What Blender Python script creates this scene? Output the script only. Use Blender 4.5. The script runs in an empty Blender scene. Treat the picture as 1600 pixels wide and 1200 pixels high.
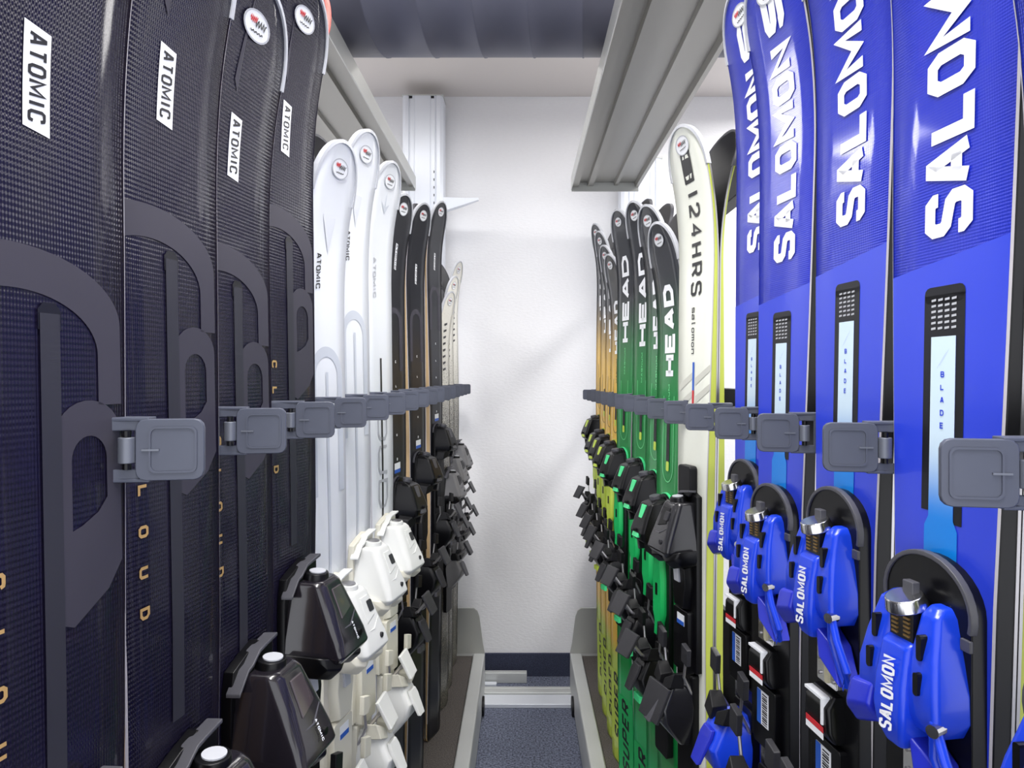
import bpy, math, random
from math import sin, cos, pi, radians, sqrt
from mathutils import Vector, Matrix
random.seed(7)
SC = bpy.context.scene
COL = SC.collection

# ------------------------------------------------------------------ camera, light, exposure
CAM_H = 1.286            # camera height
F = 1067.0               # 24 mm lens in pixels of the 1600 px frame
VX, VY = 815.0, 590.0    # where the aisle's vanishing point falls
cd = bpy.data.cameras.new('camera'); cam = bpy.data.objects.new('camera', cd); COL.objects.link(cam)
cd.lens = 24; cd.sensor_width = 36; cd.sensor_fit = 'HORIZONTAL'
cd.shift_x = -15 / 1600; cd.shift_y = -10 / 1600; cd.clip_start = 0.02
cam.location = (0, 0, CAM_H); cam.rotation_euler = (pi / 2, 0, 0)
SC.camera = cam
SC.view_settings.view_transform = 'Standard'; SC.view_settings.look = 'None'
SC.view_settings.gamma = 1.0; SC.view_settings.exposure = 0.2
SC.view_settings.use_curve_mapping = False
wd = bpy.data.worlds.new('world'); SC.world = wd; wd.use_nodes = True
wd.node_tree.nodes['Background'].inputs[0].default_value = (0.93, 0.95, 1.0, 1)
wd.node_tree.nodes['Background'].inputs[1].default_value = 1.9


def area(name, loc, sx, sy, power, rot=(0, 0, 0), col=(1, .98, .96)):
    l = bpy.data.lights.new(name, 'AREA'); l.shape = 'RECTANGLE'; l.size = sx; l.size_y = sy
    l.energy = power; l.color = col
    o = bpy.data.objects.new(name, l); COL.objects.link(o); o.location = loc; o.rotation_euler = rot
    return o


AISLE_P, SIDE_P = 26, 20
area('aisle_lamp_light', (0, 0.35, 2.405), .22, 1.3, AISLE_P)
area('back_fill_light', (0, 2.13, 2.405), 1.7, .12, 7)  # added fill that brightens the back wall, out of view behind the duct
for sx_ in (-1, 1):
    area('side_lamp_light', (sx_ * 1.25, 0.45, 2.405), .26, 1.5, SIDE_P)
    area('side_lamp_light', (1.3 if sx_ > 0 else -1.6, 2.36 if sx_ > 0 else 2.5, 2.405), .4, .8, SIDE_P * 1.2)


# ------------------------------------------------------------------ helpers
def lin(c):
    return tuple(((v / 255) / 12.92 if v / 255 <= .04045 else ((v / 255 + .055) / 1.055) ** 2.4) for v in c[:3])


_m = {}


def mat(name, rgb, rough=.45, metal=0.0, coat=0.0, spec=.5, trans=0.0, ior=1.45):
    if name in _m: return _m[name]
    m = bpy.data.materials.new(name); m.use_nodes = True
    b = m.node_tree.nodes['Principled BSDF']
    b.inputs['Base Color'].default_value = (*lin(rgb), 1)
    b.inputs['Roughness'].default_value = rough; b.inputs['Metallic'].default_value = metal
    b.inputs['Coat Weight'].default_value = coat; b.inputs['Coat Roughness'].default_value = .08
    b.inputs['Specular IOR Level'].default_value = spec
    b.inputs['Transmission Weight'].default_value = trans; b.inputs['IOR'].default_value = ior
    _m[name] = m
    return m


def nodes(m):
    nt = m.node_tree
    return nt, nt.nodes, nt.links, nt.nodes['Principled BSDF']


def add_noise(m, scale, amt, bump=0.0, detail=6, dist=.002, stretch=None, ctr=.5, contrast=1.0):
    nt, N, L, b = nodes(m)
    tc = N.new('ShaderNodeTexCoord'); n = N.new('ShaderNodeTexNoise')
    n.inputs['Scale'].default_value = scale; n.inputs['Detail'].default_value = detail
    src = tc.outputs['Object']
    if stretch:
        mp = N.new('ShaderNodeMapping'); mp.inputs['Scale'].default_value = stretch
        L.new(src, mp.inputs[0]); src = mp.outputs[0]
    L.new(src, n.inputs['Vector'])
    if amt:
        base = b.inputs['Base Color'].default_value[:]
        r = N.new('ShaderNodeValToRGB')
        r.color_ramp.elements[0].position = ctr - .2 / contrast; r.color_ramp.elements[1].position = ctr + .2 / contrast
        r.color_ramp.elements[0].color = (*[max(0, c * (1 - amt)) for c in base[:3]], 1)
        r.color_ramp.elements[1].color = (*[min(1, c * (1 + amt)) for c in base[:3]], 1)
        L.new(n.outputs['Fac'], r.inputs[0]); L.new(r.outputs[0], b.inputs['Base Color'])
    if bump:
        bp = N.new('ShaderNodeBump'); bp.inputs['Strength'].default_value = bump; bp.inputs['Distance'].default_value = dist
        L.new(n.outputs['Fac'], bp.inputs['Height']); L.new(bp.outputs[0], b.inputs['Normal'])
    return m


def add_weave(m, period=.003, strength=.6, dist=.0006, grain=True):
    """raised woven dots of the topsheet"""
    nt, N, L, b = nodes(m)
    tc = N.new('ShaderNodeTexCoord'); sp = N.new('ShaderNodeSeparateXYZ'); L.new(tc.outputs['Object'], sp.inputs[0])

    def M(op, a, bb=None):
        n = N.new('ShaderNodeMath'); n.operation = op
        for i, v in enumerate((a, bb)):
            if v is None: continue
            if hasattr(v, 'links'): L.new(v, n.inputs[i])
            else: n.inputs[i].default_value = v
        return n.outputs[0]
    k = 2 * pi / period
    u = M('ADD', M('MULTIPLY', sp.outputs[0], k * .86), M('MULTIPLY', sp.outputs[2], k * .5))
    v = M('SUBTRACT', M('MULTIPLY', sp.outputs[0], k * .86), M('MULTIPLY', sp.outputs[2], k * .5))
    h = M('MULTIPLY', M('SINE', u), M('SINE', v))
    bp = N.new('ShaderNodeBump'); bp.inputs['Strength'].default_value = strength; bp.inputs['Distance'].default_value = dist
    L.new(h, bp.inputs['Height']); L.new(bp.outputs[0], b.inputs['Normal'])
    return m


def vmat(name, rough=.3, coat=.3, weave=0):
    """material whose colour is the printed graphic stored on the mesh"""
    if name in _m: return _m[name]
    m = mat(name, (200, 200, 200), rough, coat=coat)
    nt, N, L, b = nodes(m)
    a = N.new('ShaderNodeAttribute'); a.attribute_name = 'Col'
    L.new(a.outputs['Color'], b.inputs['Base Color'])
    if weave: add_weave(m, .0032, weave)
    return m


# materials
M_WALL = add_noise(mat('white_plaster', (238, 238, 240), .85), 60, .012, .25, dist=.004, stretch=(1, 1, 2.2))
M_CEIL = mat('ceiling_paint', (216, 210, 206), .9)
M_CARPET = add_noise(mat('blue_grey_carpet', (104, 109, 126), .95, spec=.1), 150, .6, .6, detail=3, dist=.004, contrast=1.2)
M_BASE = add_noise(mat('dark_carpet_strip', (62, 66, 84), .95, spec=.1), 260, .4, .4, detail=3, dist=.003)
M_DUCT = mat('dark_sheet_duct', (96, 97, 112), .46, .35)
M_ALU = mat('brushed_aluminium', (200, 201, 198), .38, .75)
M_ALUW = mat('white_aluminium', (226, 230, 238), .35, .25)
M_SHELF = mat('shelf_aluminium', (168, 166, 160), .42, .55)
M_CHEEK = mat('grey_end_plate', (168, 169, 165), .5, .1)
M_RAIL = mat('rail_aluminium', (205, 207, 206), .42, .35)
M_TRAY = add_noise(mat('grit_tray', (84, 79, 76), .8), 300, .5, .3, detail=3, contrast=1.3)
M_CLIP = add_noise(mat('slate_plastic', (74, 78, 92), .42), 40, .05, 0)
M_CLIPD = mat('slate_plastic_recess', (78, 83, 100), .38)
M_ROLL = mat('spring_grey', (104, 108, 118), .35, .3)
M_DARK = mat('black_plastic', (9, 9, 12), .3, spec=.35)
M_DARKM = mat('black_plastic_matt', (16, 16, 19), .45, spec=.35)
M_RIM = mat('grey_rubber_rim', (74, 74, 80), .4)
M_PAD = mat('brake_pad_grey', (44, 44, 48), .4, spec=.4)
M_STEEL = mat('polished_steel', (205, 205, 205), .18, 1.0)
M_EDGE = mat('steel_edge', (178, 176, 178), .28, .9)
M_BRASS = mat('brass_window', (150, 120, 70), .3, .6)
M_BLUEP = mat('blue_binding_plastic', (22, 62, 208), .3, coat=.2)
M_BLUEP2 = mat('blue_lug_plastic', (32, 44, 178), .3, coat=.2)
M_WHITEP = mat('white_binding_plastic', (214, 215, 212), .38)
M_WHITEC = mat('cream_binding_plastic', (212, 209, 194), .42)
M_GREYP = mat('pale_grey_plastic', (186, 188, 194), .35)
M_SMOKE = mat('smoked_plastic', (30, 27, 33), .18, coat=.5)
M_SMOKE2 = mat('smoked_window', (66, 58, 62), .1, coat=.8)
M_TXTW = mat('white_print', (236, 238, 242), .4)
M_TXTK = mat('black_print', (22, 22, 26), .4)
M_TXTG = mat('grey_print', (176, 178, 184), .4)
M_GOLD = mat('gold_print', (196, 160, 104), .35, .3)
M_BLUEK = mat('blue_print', (30, 60, 200), .4)
M_RED = mat('red_print', (196, 42, 52), .4)
M_SKY = mat('pale_blue_print', (178, 208, 230), .35)
M_STBLUE = mat('sticker_blue', (40, 92, 190), .4)
M_GREEN = mat('green_plastic', (20, 176, 92), .35)
M_GREENL = mat('mint_green_plastic', (76, 214, 140), .3)
M_LIME = mat('lime_plastic', (190, 212, 78), .35)
M_GREENO = mat('green_line_print', (110, 210, 140), .35)
M_BLACKTOP = add_weave(mat('black_woven_topsheet', (22, 19, 38), .22, coat=.22, spec=.34), .0034, .5, .0004)
M_ARCH = mat('charcoal_satin_print', (58, 56, 66), .5, spec=.35)
M_GROOVE = mat('charcoal_inlay', (46, 46, 54), .45, spec=.35)
M_BLACK = mat('black_inlay', (14, 14, 20), .35)
M_WHITETOP = mat('white_topsheet', (226, 229, 234), .3, coat=.3)
M_WGREY = mat('white_ski_grey_print', (196, 201, 210), .35)
M_CREAMTOP = mat('cream_topsheet', (226, 228, 216), .3, coat=.3)
M_BLUETOP = add_weave(mat('blue_woven_topsheet', (20, 40, 176), .28, coat=.35), .0022, .35, .0004)
M_BLUETOP2 = mat('light_blue_topsheet', (40, 62, 200), .3, coat=.3)
M_SW = {'black': mat('black_sidewall', (14, 14, 17), .35, spec=.35), 'tan': mat('tan_sidewall', (172, 146, 108), .5),
        'white': mat('white_sidewall', (215, 217, 220), .4), 'yellow': mat('yellow_green_sidewall', (176, 186, 76), .4),
        'grey': mat('grey_sidewall', (60, 60, 66), .4)}
M_GLINT = mat('painted_edge_glint', (188, 184, 190), .35, .1)  # reflection on the topsheet chamfer put into a pale colour
M_BASEK = mat('black_ski_base', (20, 20, 22), .35)
M_SPECK = add_noise(mat('speckled_topsheet', (128, 124, 112), .4), 330, .9, 0, detail=2, contrast=3)


def tag(o, label=None, cat=None, group=None, kind=None):
    if label: o['label'] = label
    if cat: o['category'] = cat
    if group: o['group'] = group
    if kind: o['kind'] = kind
    return o


class MB:
    """collects vertices and faces; build() links them as ONE mesh object"""
    def __init__(s): s.v = []; s.f = []; s.mi = []; s.c = []

    def add(s, vs, fs, mi=0, cols=None):
        n = len(s.v); s.v += [tuple(v) for v in vs]
        s.f += [tuple(i + n for i in f) for f in fs]; s.mi += [mi] * len(fs)
        s.c += cols if cols else [(1, 1, 1)] * len(vs)
        return s

    def box(s, x0, x1, y0, y1, z0, z1, mi=0):
        vs = [(x, y, z) for x in (x0, x1) for y in (y0, y1) for z in (z0, z1)]
        return s.add(vs, [(0, 1, 3, 2), (4, 6, 7, 5), (0, 4, 5, 1), (2, 3, 7, 6), (0, 2, 6, 4), (1, 5, 7, 3)], mi)

    def loft(s, rings, mi=0, caps=True, close=True):
        n = len(rings[0]); base = []
        for r in rings: base += list(r)
        fs = []
        for k in range(len(rings) - 1):
            for i in range(n if close else n - 1):
                j = (i + 1) % n
                fs.append((k * n + i, k * n + j, (k + 1) * n + j, (k + 1) * n + i))
        if caps:
            fs.append(tuple(range(n))[::-1]); fs.append(tuple(range((len(rings) - 1) * n, len(rings) * n)))
        return s.add(base, fs, mi)

    def prism(s, poly, y0, y1, mi=0, taper=0.0):
        """outline in x,z pushed from y0 (back) to y1 (front)"""
        cx = sum(p[0] for p in poly) / len(poly); cz = sum(p[1] for p in poly) / len(poly)
        a = [(x, y0, z) for x, z in poly]; k = 1 - taper
        b = [(cx + (x - cx) * k, y1, cz + (z - cz) * k) for x, z in poly]
        return s.loft([a, b], mi)

    def tube(s, pts, r, n=8, mi=0, caps=True):
        pts = [Vector(p) for p in pts]; rings = []
        up = Vector((0.31, 0.2, 0.93)).normalized()
        for i, p in enumerate(pts):
            d = (pts[min(i + 1, len(pts) - 1)] - pts[max(i - 1, 0)]).normalized()
            a = d.cross(up).normalized(); b = d.cross(a).normalized()
            rr = r[i] if isinstance(r, (list, tuple)) else r
            rings.append([p + a * rr * cos(2 * pi * k / n) + b * rr * sin(2 * pi * k / n) for k in range(n)])
        return s.loft(rings, mi, caps)

    def build(s, name, mats, parent=None, bevel=0.0, smooth=False, col=False, seg=2):
        me = bpy.data.meshes.new(name); me.from_pydata(s.v, [], s.f)
        for m in (mats if isinstance(mats, (list, tuple)) else [mats]): me.materials.append(m)
        if len(set(s.mi)) > 1: me.polygons.foreach_set('material_index', s.mi)
        if col:
            ca = me.color_attributes.new('Col', 'FLOAT_COLOR', 'POINT')
            for i, c in enumerate(s.c): ca.data[i].color = (*c[:3], 1)
        me.update()
        o = bpy.data.objects.new(name, me); COL.objects.link(o)
        if parent: o.parent = parent
        if smooth: 
            me.polygons.foreach_set('use_smooth', [True] * len(me.polygons))
        if bevel:
            md = o.modifiers.new('bevel', 'BEVEL'); md.width = bevel; md.segments = seg; md.limit_method = 'ANGLE'
            md.angle_limit = radians(35); md.harden_normals = False
            me.polygons.foreach_set('use_smooth', [True] * len(me.polygons))
            wn = o.modifiers.new('normals', 'WEIGHTED_NORMAL'); wn.keep_sharp = True
        import bmesh
        bm = bmesh.new(); bm.from_mesh(me); bmesh.ops.recalc_face_normals(bm, faces=bm.faces[:])
        if name != 'ski_body' and not s.__dict__.get('flat'): bm.to_mesh(me)
        bm.free()
        return o


def empty(name, loc=(0, 0, 0), rz=0.0, parent=None):
    o = bpy.data.objects.new(name, None); COL.objects.link(o); o.location = loc; o.rotation_euler = (0, 0, rz)
    o.empty_display_size = .05
    if parent: o.parent = parent
    return o


def struct(o): o['kind'] = 'structure'; return o


def rrect(cx, cz, w, h, r, n=5):
    pts = []
    for (sx, sz, a0) in ((1, 1, 0), (-1, 1, 90), (-1, -1, 180), (1, -1, 270)):
        for k in range(n):
            a = radians(a0 + 90 * k / (n - 1))
            pts.append((cx + sx * (w / 2 - r) + r * cos(a), cz + sz * (h / 2 - r) + r * sin(a)))
    return pts


def circ(cx, cz, rx, rz, n=20, a0=0, a1=360):
    full = abs(a1 - a0) >= 360
    m = n if full else n - 1
    return [(cx + rx * cos(radians(a0 + (a1 - a0) * k / m)), cz + rz * sin(radians(a0 + (a1 - a0) * k / m))) for k in range(n)]


# ------------------------------------------------------------------ lettering (drawn from strokes)
G = {
    'A': [[(0, 0), (.42, 1), (.58, 1), (1, 0)], [(.2, .3), (.8, .3)]],
    'B': [[(0, 0), (0, 1), (.8, 1), (.95, .85), (.95, .65), (.8, .52), (0, .52)], [(.8, .52), (1, .38), (1, .14), (.85, 0), (0, 0)]],
    'C': [[(1, .75), (.9, .97), (.75, 1), (.2, 1), (0, .85), (0, .15), (.2, 0), (.75, 0), (.9, .03), (1, .25)]],
    'D': [[(0, 0), (0, 1), (.7, 1), (1, .75), (1, .25), (.7, 0), (0, 0)]],
    'E': [[(1, 1), (0, 1), (0, 0), (1, 0)], [(0, .5), (.9, .5)]],
    'H': [[(0, 0), (0, 1)], [(1, 0), (1, 1)], [(0, .5), (1, .5)]],
    'I': [[(.5, 0), (.5, 1)]],
    'L': [[(0, 1), (0, 0), (1, 0)]],
    'M': [[(0, 0), (0, 1), (.5, .2), (1, 1), (1, 0)]],
    'N': [[(0, 0), (0, 1), (1, 0), (1, 1)]],
    'O': [[(.2, 0), (0, .2), (0, .8), (.2, 1), (.8, 1), (1, .8), (1, .2), (.8, 0), (.2, 0)]],
    'P': [[(0, 0), (0, 1), (.8, 1), (1, .85), (1, .6), (.8, .45), (0, .45)]],
    'R': [[(0, 0), (0, 1), (.8, 1), (1, .85), (1, .6), (.8, .45), (0, .45)], [(.5, .45), (1, 0)]],
    'S': [[(1, .78), (1, .88), (.85, 1), (.15, 1), (0, .88), (0, .66), (.15, .55), (.85, .45), (1, .34), (1, .12), (.85, 0), (.15, 0), (0, .12), (0, .22)]],
    'T': [[(0, 1), (1, 1)], [(.5, 1), (.5, 0)]],
    'U': [[(0, 1), (0, .15), (.2, 0), (.8, 0), (1, .15), (1, 1)]],
    'G': [[(1, .8), (.85, 1), (.15, 1), (0, .85), (0, .15), (.15, 0), (.85, 0), (1, .15), (1, .5), (.6, .5)]],
    '2': [[(0, .75), (.1, .95), (.3, 1), (.75, 1), (1, .85), (1, .62), (.8, .48), (0, .1), (0, 0), (1, 0)]],
    '4': [[(.75, 0), (.75, 1), (0, .3), (1, .3)]],
    '/': [[(0, 0), (.7, 1)]],
    's': [[(1, .5), (1, .6), (0, .6), (0, .3), (1, .3), (1, 0), (0, 0), (0, .1)]],
    'a': [[(0, .6), (1, .6), (1, 0), (0, 0), (0, .35), (1, .35)]],
    'l': [[(.4, 1), (.4, 0), (.7, 0)]],
    'o': [[(.2, 0), (0, .15), (0, .45), (.2, .6), (.8, .6), (1, .45), (1, .15), (.8, 0), (.2, 0)]],
    'm': [[(0, 0), (0, .6), (1, .6), (1, 0)], [(.5, 0), (.5, .6)]],
    'n': [[(0, 0), (0, .6), (.9, .6), (1, .5), (1, 0)]],
}


def stroke_quads(pts, th):
    P = [Vector(p) for p in pts]; closed = (P[0] - P[-1]).length < 1e-6
    if closed: P = P[:-1]
    n = len(P); L = []; R = []
    for i in range(n):
        a = P[i - 1] if (i > 0 or closed) else None
        b = P[(i + 1) % n] if (i < n - 1 or closed) else None
        d1 = (P[i] - a).normalized() if a is not None else None
        d2 = (b - P[i]).normalized() if b is not None else None
        if d1 is None: d1 = d2
        if d2 is None: d2 = d1
        n1 = Vector((-d1.y, d1.x)); n2 = Vector((-d2.y, d2.x)); m = n1 + n2
        if m.length < .3: m = n1
        m.normalize(); k = min(1.9, 1 / max(.35, m.dot(n1)))
        L.append(P[i] + m * th / 2 * k); R.append(P[i] - m * th / 2 * k)
    out = []
    for i in range(n if closed else n - 1):
        j = (i + 1) % n
        out.append([L[i], R[i], R[j], L[j]])
    return out


def extra(text): return sum({'M': .32, 'I': -.45, 'm': .2}.get(c, 0) for c in text)


def glyphs(text, adv, W, Hh, th, slant=0.0):
    """quads in text space: x right along the baseline, y up"""
    qs = []; x = 0
    for ch in text:
        wf = {'M': 1.32, 'I': .55, 'm': 1.2}.get(ch, 1.0)
        if ch != ' ':
            for st in G[ch]:
                pts = [(x + th / 2 + p[0] * (W * wf - th), th / 2 + p[1] * (Hh - th)) for p in st]
                qs += [[(p.x + slant * p.y, p.y) for p in q] for q in stroke_quads(pts, th)]
        x += adv + W * (wf - 1)
    return qs, x - adv + W


# ------------------------------------------------------------------ the room
def at(px, py, Y):
    return Vector(((px - VX) * Y / F, Y, CAM_H + (VY - py) * Y / F))


WALL_Y = 2.95
struct(MB().box(-2.6, 2.6, -1.2, WALL_Y, -.05, 0).build('floor', M_CARPET))
struct(MB().box(-2.7, 2.7, WALL_Y, WALL_Y + .1, -.05, 2.6).build('wall_back', M_WALL))
struct(MB().box(-2.7, -2.6, -1.2, WALL_Y, -.05, 2.6).build('wall_left', M_WALL))
struct(MB().box(2.6, 2.7, -1.2, WALL_Y, -.05, 2.6).build('wall_right', M_WALL))
struct(MB().box(-2.7, 2.7, -1.2, WALL_Y + .1, 2.5, 2.6).build('ceiling', M_CEIL))
struct(MB().box(-2.6, 2.6, WALL_Y - .012, WALL_Y, 0, .097).build('baseboard_back', M_BASE))

# lamps
def lamp(x, y, sx, sy, label):
    r = tag(empty('ceiling_lamp', (x, y, 2.44)), label, 'ceiling lamp')
    MB().box(-sx / 2 - .02, sx / 2 + .02, -sy / 2 - .02, sy / 2 + .02, .0, .06).build('housing', M_WHITEP, r)
    e = mat('lamp_diffuser', (255, 255, 255)); b = e.node_tree.nodes['Principled BSDF']
    b.inputs['Emission Color'].default_value = (1, .98, .95, 1); b.inputs['Emission Strength'].default_value = 2.5
    MB().box(-sx / 2, sx / 2, -sy / 2, sy / 2, -.012, 0).build('diffuser', e, r)


lamp(0, .35, .22, 1.3, 'white strip lamp above the aisle nearest the camera')
lamp(0, 2.13, 1.7, .12, 'added fill lamp hidden behind the air duct to brighten back wall')  # invented fixture for the back wall fill
lamp(-1.25, .45, .26, 1.5, 'long white strip lamp over the left rack before the duct')
lamp(1.25, .45, .26, 1.5, 'long white strip lamp over the right rack before the duct')
lamp(-1.6, 2.5, .4, .8, 'wide white strip lamp over the left rack near back wall')
lamp(1.3, 2.36, .4, .8, 'wide white strip lamp over the right rack near back wall')

# duct
R = .2; Zc = 2.5 - .012 - R; Yd = ((Zc - CAM_H) - 1.104 * R) / .4686
m = MB(); n = 48
prof = []
x = -2.6
while x <= 2.6001:
    prof.append((x, R)); x += .125
rings = []
for i, (px_, r_) in enumerate(prof):
    for dx, dr in ((-.003, 0), (-.0018, .002), (.0018, .002), (.003, 0)):
        rings.append([(px_ + dx + .02 * cos(2 * pi * k / n), Yd + (R + dr) * cos(2 * pi * k / n), Zc + (R + dr) * sin(2 * pi * k / n)) for k in range(n)])
m.loft(rings)
tag(m.build('air_duct', M_DUCT, smooth=True), 'large dark grey round sheet metal air duct under the ceiling', 'air duct')

# floor rails before the back wall
def profile_along_x(name, x0, x1, prof, label, mt=M_RAIL):
    o = MB().loft([[(x0, y, z) for y, z in prof], [(x1, y, z) for y, z in prof]]).build(name, mt, bevel=.001)
    return tag(o, label, 'floor rail')


y1 = 2.80
r = tag(empty('floor_track', (0, 0, 0)), 'long aluminium floor track crossing the aisle end at the carpet edge', 'floor track')
MB().box(-2.4, 2.4, 2.655, 2.735, 0, .016).build('track_front_flange', M_ALUW, r, bevel=.002)
MB().box(-2.4, 2.4, 2.740, 2.775, 0, .022).box(-2.4, 2.4, 2.782, 2.80, 0, .020).box(-2.4, 2.4, 2.735, 2.80, 0, .012).build('track_ridge', M_RAIL, r, bevel=.002)
tag(MB().box(-.6, -.105, 2.835, 2.862, .0, .012).build('metal_strip', M_ALUW, bevel=.001), 'short white metal strip lying just behind the floor track', 'metal strip')
tag(MB().box(-.7, .022, 2.872, 2.9, .0, .043).build('metal_bar', M_RAIL, bevel=.002), 'longer pale metal bar lying at the foot of back wall', 'metal bar')


# ------------------------------------------------------------------ racks
def rack(side, xf):
    """side -1 left, 1 right; xf = distance of the tray's aisle lip"""
    nm = 'left' if side < 0 else 'right'
    r = tag(empty('ski_rack', (side * xf, 0, 0)), 'long aluminium ski rack base along the %s side of the aisle' % nm, 'ski rack')
    S = lambda x: side * x
    y0, y1 = -.25, 2.79
    # tray with lip
    prof = [(0, .02), (0, .152), (.004, .158), (.044, .158), (.048, .154), (.05, .112), (.50, .112), (.50, .02)]
    m = MB().loft([[(S(x), y0, z) for x, z in prof], [(S(x), y1, z) for x, z in prof]])
    m.build('front_rail', M_RAIL, r, bevel=.0015)
    MB().box(*sorted((S(.05), S(.48))), y0, y1 - .004, .112, .15).build('tray_mat', M_TRAY, r)
    for yy in (.3, 1.4, 2.60):
        MB().loft([[(S(x0_), yy + .035 * cos(a), .0355 + .035 * sin(a)) for a in [2 * pi * k / 20 for k in range(20)]] for x0_ in (-.008, .03)]).build('wheel', M_DARKM, r)
    # end cheek plate
    pl = [(.0, .16), (.008, .2), (.022, .31), (.03, .333), (.045, .345), (.40, .345), (.40, .16)]
    a = [(S(x), y1 - .004, z) for x, z in pl]; b = [(S(x), y1 + .004, z) for x, z in pl]
    MB().loft([a, b]).build('end_plate', M_CHEEK, r, bevel=.001)
    MB().box(*sorted((S(0), S(.5))), y1 - .004, y1 + .004, .02, .16).build('end_skirt', M_RAIL, r)
    # rear structure
    xb = (.352 if side < 0 else .392) - xf
    for z in (.55, 1.205, 1.62):
        MB().box(*sorted((S(xb), S(xb + .03))), y0, y1, z, z + .06).build('cross_bar', M_DARKM, r, bevel=.002)
    MB().box(*sorted((S(xb + .032), S(xb + .04))), y0, y1, .15, .80).build('back_panel', M_DARKM, r)
    return r


rack(-1, .150); rack(1, .198)

POSTY = 2.865


def post(xc, top, label):
    r = tag(empty('rack_post', (xc, POSTY, 0)), label, 'post')
    w = .084; z0 = .35
    # extruded profile: two rounded flanks, a recessed flat face with fine grooves
    prof = [(-w, .05), (-w, -.035), (-w + .012, -.05), (-w + .026, -.05), (-w + .028, -.046), (-w + .031, -.046), (-w + .033, -.05),
            (-.035, -.05), (-.034, -.048), (-.032, -.048), (-.031, -.05), (.031, -.05), (.032, -.048), (.034, -.048), (.035, -.05),
            (w - .033, -.05), (w - .031, -.046), (w - .028, -.046), (w - .026, -.05), (w - .012, -.05), (w, -.035), (w, .05)]
    MB().loft([[(x, y, z) for x, y in prof] for z in (.16, top)]).build('post_body', M_ALUW, r)
    MB().box(-w - .002, w + .002, -.052, .052, top, top + .004).build('top_cap', M_ALU, r)
    for x in (-.055, .035):
        MB().box(x, x + .013, -.0515, -.0495, top - .012, top - .002).build('slot', M_BLACK, r)
    m = MB(); z = top - .32
    while z > 1.4:
        m.box(.046, .0495, -.0512, -.0495, z, z + .010); z -= .032
    m.build('slot_row', M_BLACK, r)
    return r


post(at(660, 0, 2.815).x, CAM_H + (VY - 149) * 2.815 / F, 'tall white aluminium post behind the left ski rack')
post(at(1003, 0, 2.815).x, CAM_H + (VY - 285) * 2.815 / F + .10, 'white aluminium post under the far end of right shelf')

# bracket sliver by the left post
br = MB(); P0 = at(694, 310, 2.78)
br.loft([[(P0.x, 2.76, P0.z + .0), (P0.x, 2.80, P0.z), (P0.x, 2.80, P0.z - .055), (P0.x, 2.76, P0.z - .055)],
         [(P0.x + .09, 2.765, P0.z - .002), (P0.x + .09, 2.795, P0.z - .002), (P0.x + .09, 2.795, P0.z - .026), (P0.x + .09, 2.765, P0.z - .026)],
         [(P0.x + .14, 2.77, P0.z + .0), (P0.x + .14, 2.79, P0.z + .0), (P0.x + .14, 2.79, P0.z - .008), (P0.x + .14, 2.77, P0.z - .008)]])
tag(br.build('shelf_bracket', M_ALUW), 'small pointed white bracket sticking out of the left post', 'bracket')


def shelf(side, xa, xb, z, y0, y1, label):
    r = tag(empty('overhead_shelf', (side * xa, 0, CAM_H + z)), label, 'shelf')
    W = xb - xa
    # underside profile with ribs, x from the aisle lip outward
    pr = [(0, 0), (0, .034), (.006, .034), (W - .006, .034), (W, .034), (W, -.0), (W - .012, 0), (W - .016, .018),
          (W * .70, .018), (W * .69, .006), (W * .64, .006), (W * .63, .018), (W * .33, .018), (W * .32, .004), (W * .24, .004),
          (W * .23, .018), (.03, .018), (.026, .0)]
    m = MB().loft([[(side * x, y0, zz) for x, zz in pr], [(side * x, y1, zz) for x, zz in pr]])
    m.build('shelf_panel', M_SHELF, r)
    MB().box(*sorted((side * -.003, side * .0)), y0, y1, -.012, .038).build('front_lip', M_ALU, r, bevel=.001)
    MB().box(*sorted((side * .0, side * W)), y1, y1 + .006, -.016, .036).build('end_cap', M_CHEEK, r)
    return r


shelf(1, .196, .457, .745, .12, 2.67, 'wide ribbed aluminium shelf overhead on the right side')
shelf(-1, .415, .675, .745, .12, 2.66, 'ribbed aluminium shelf overhead behind the left skis')


# ------------------------------------------------------------------ skis
def sstep(a, b, x):
    t = max(0, min(1, (x - a) / (b - a))); return t * t * (3 - 2 * t)


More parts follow.
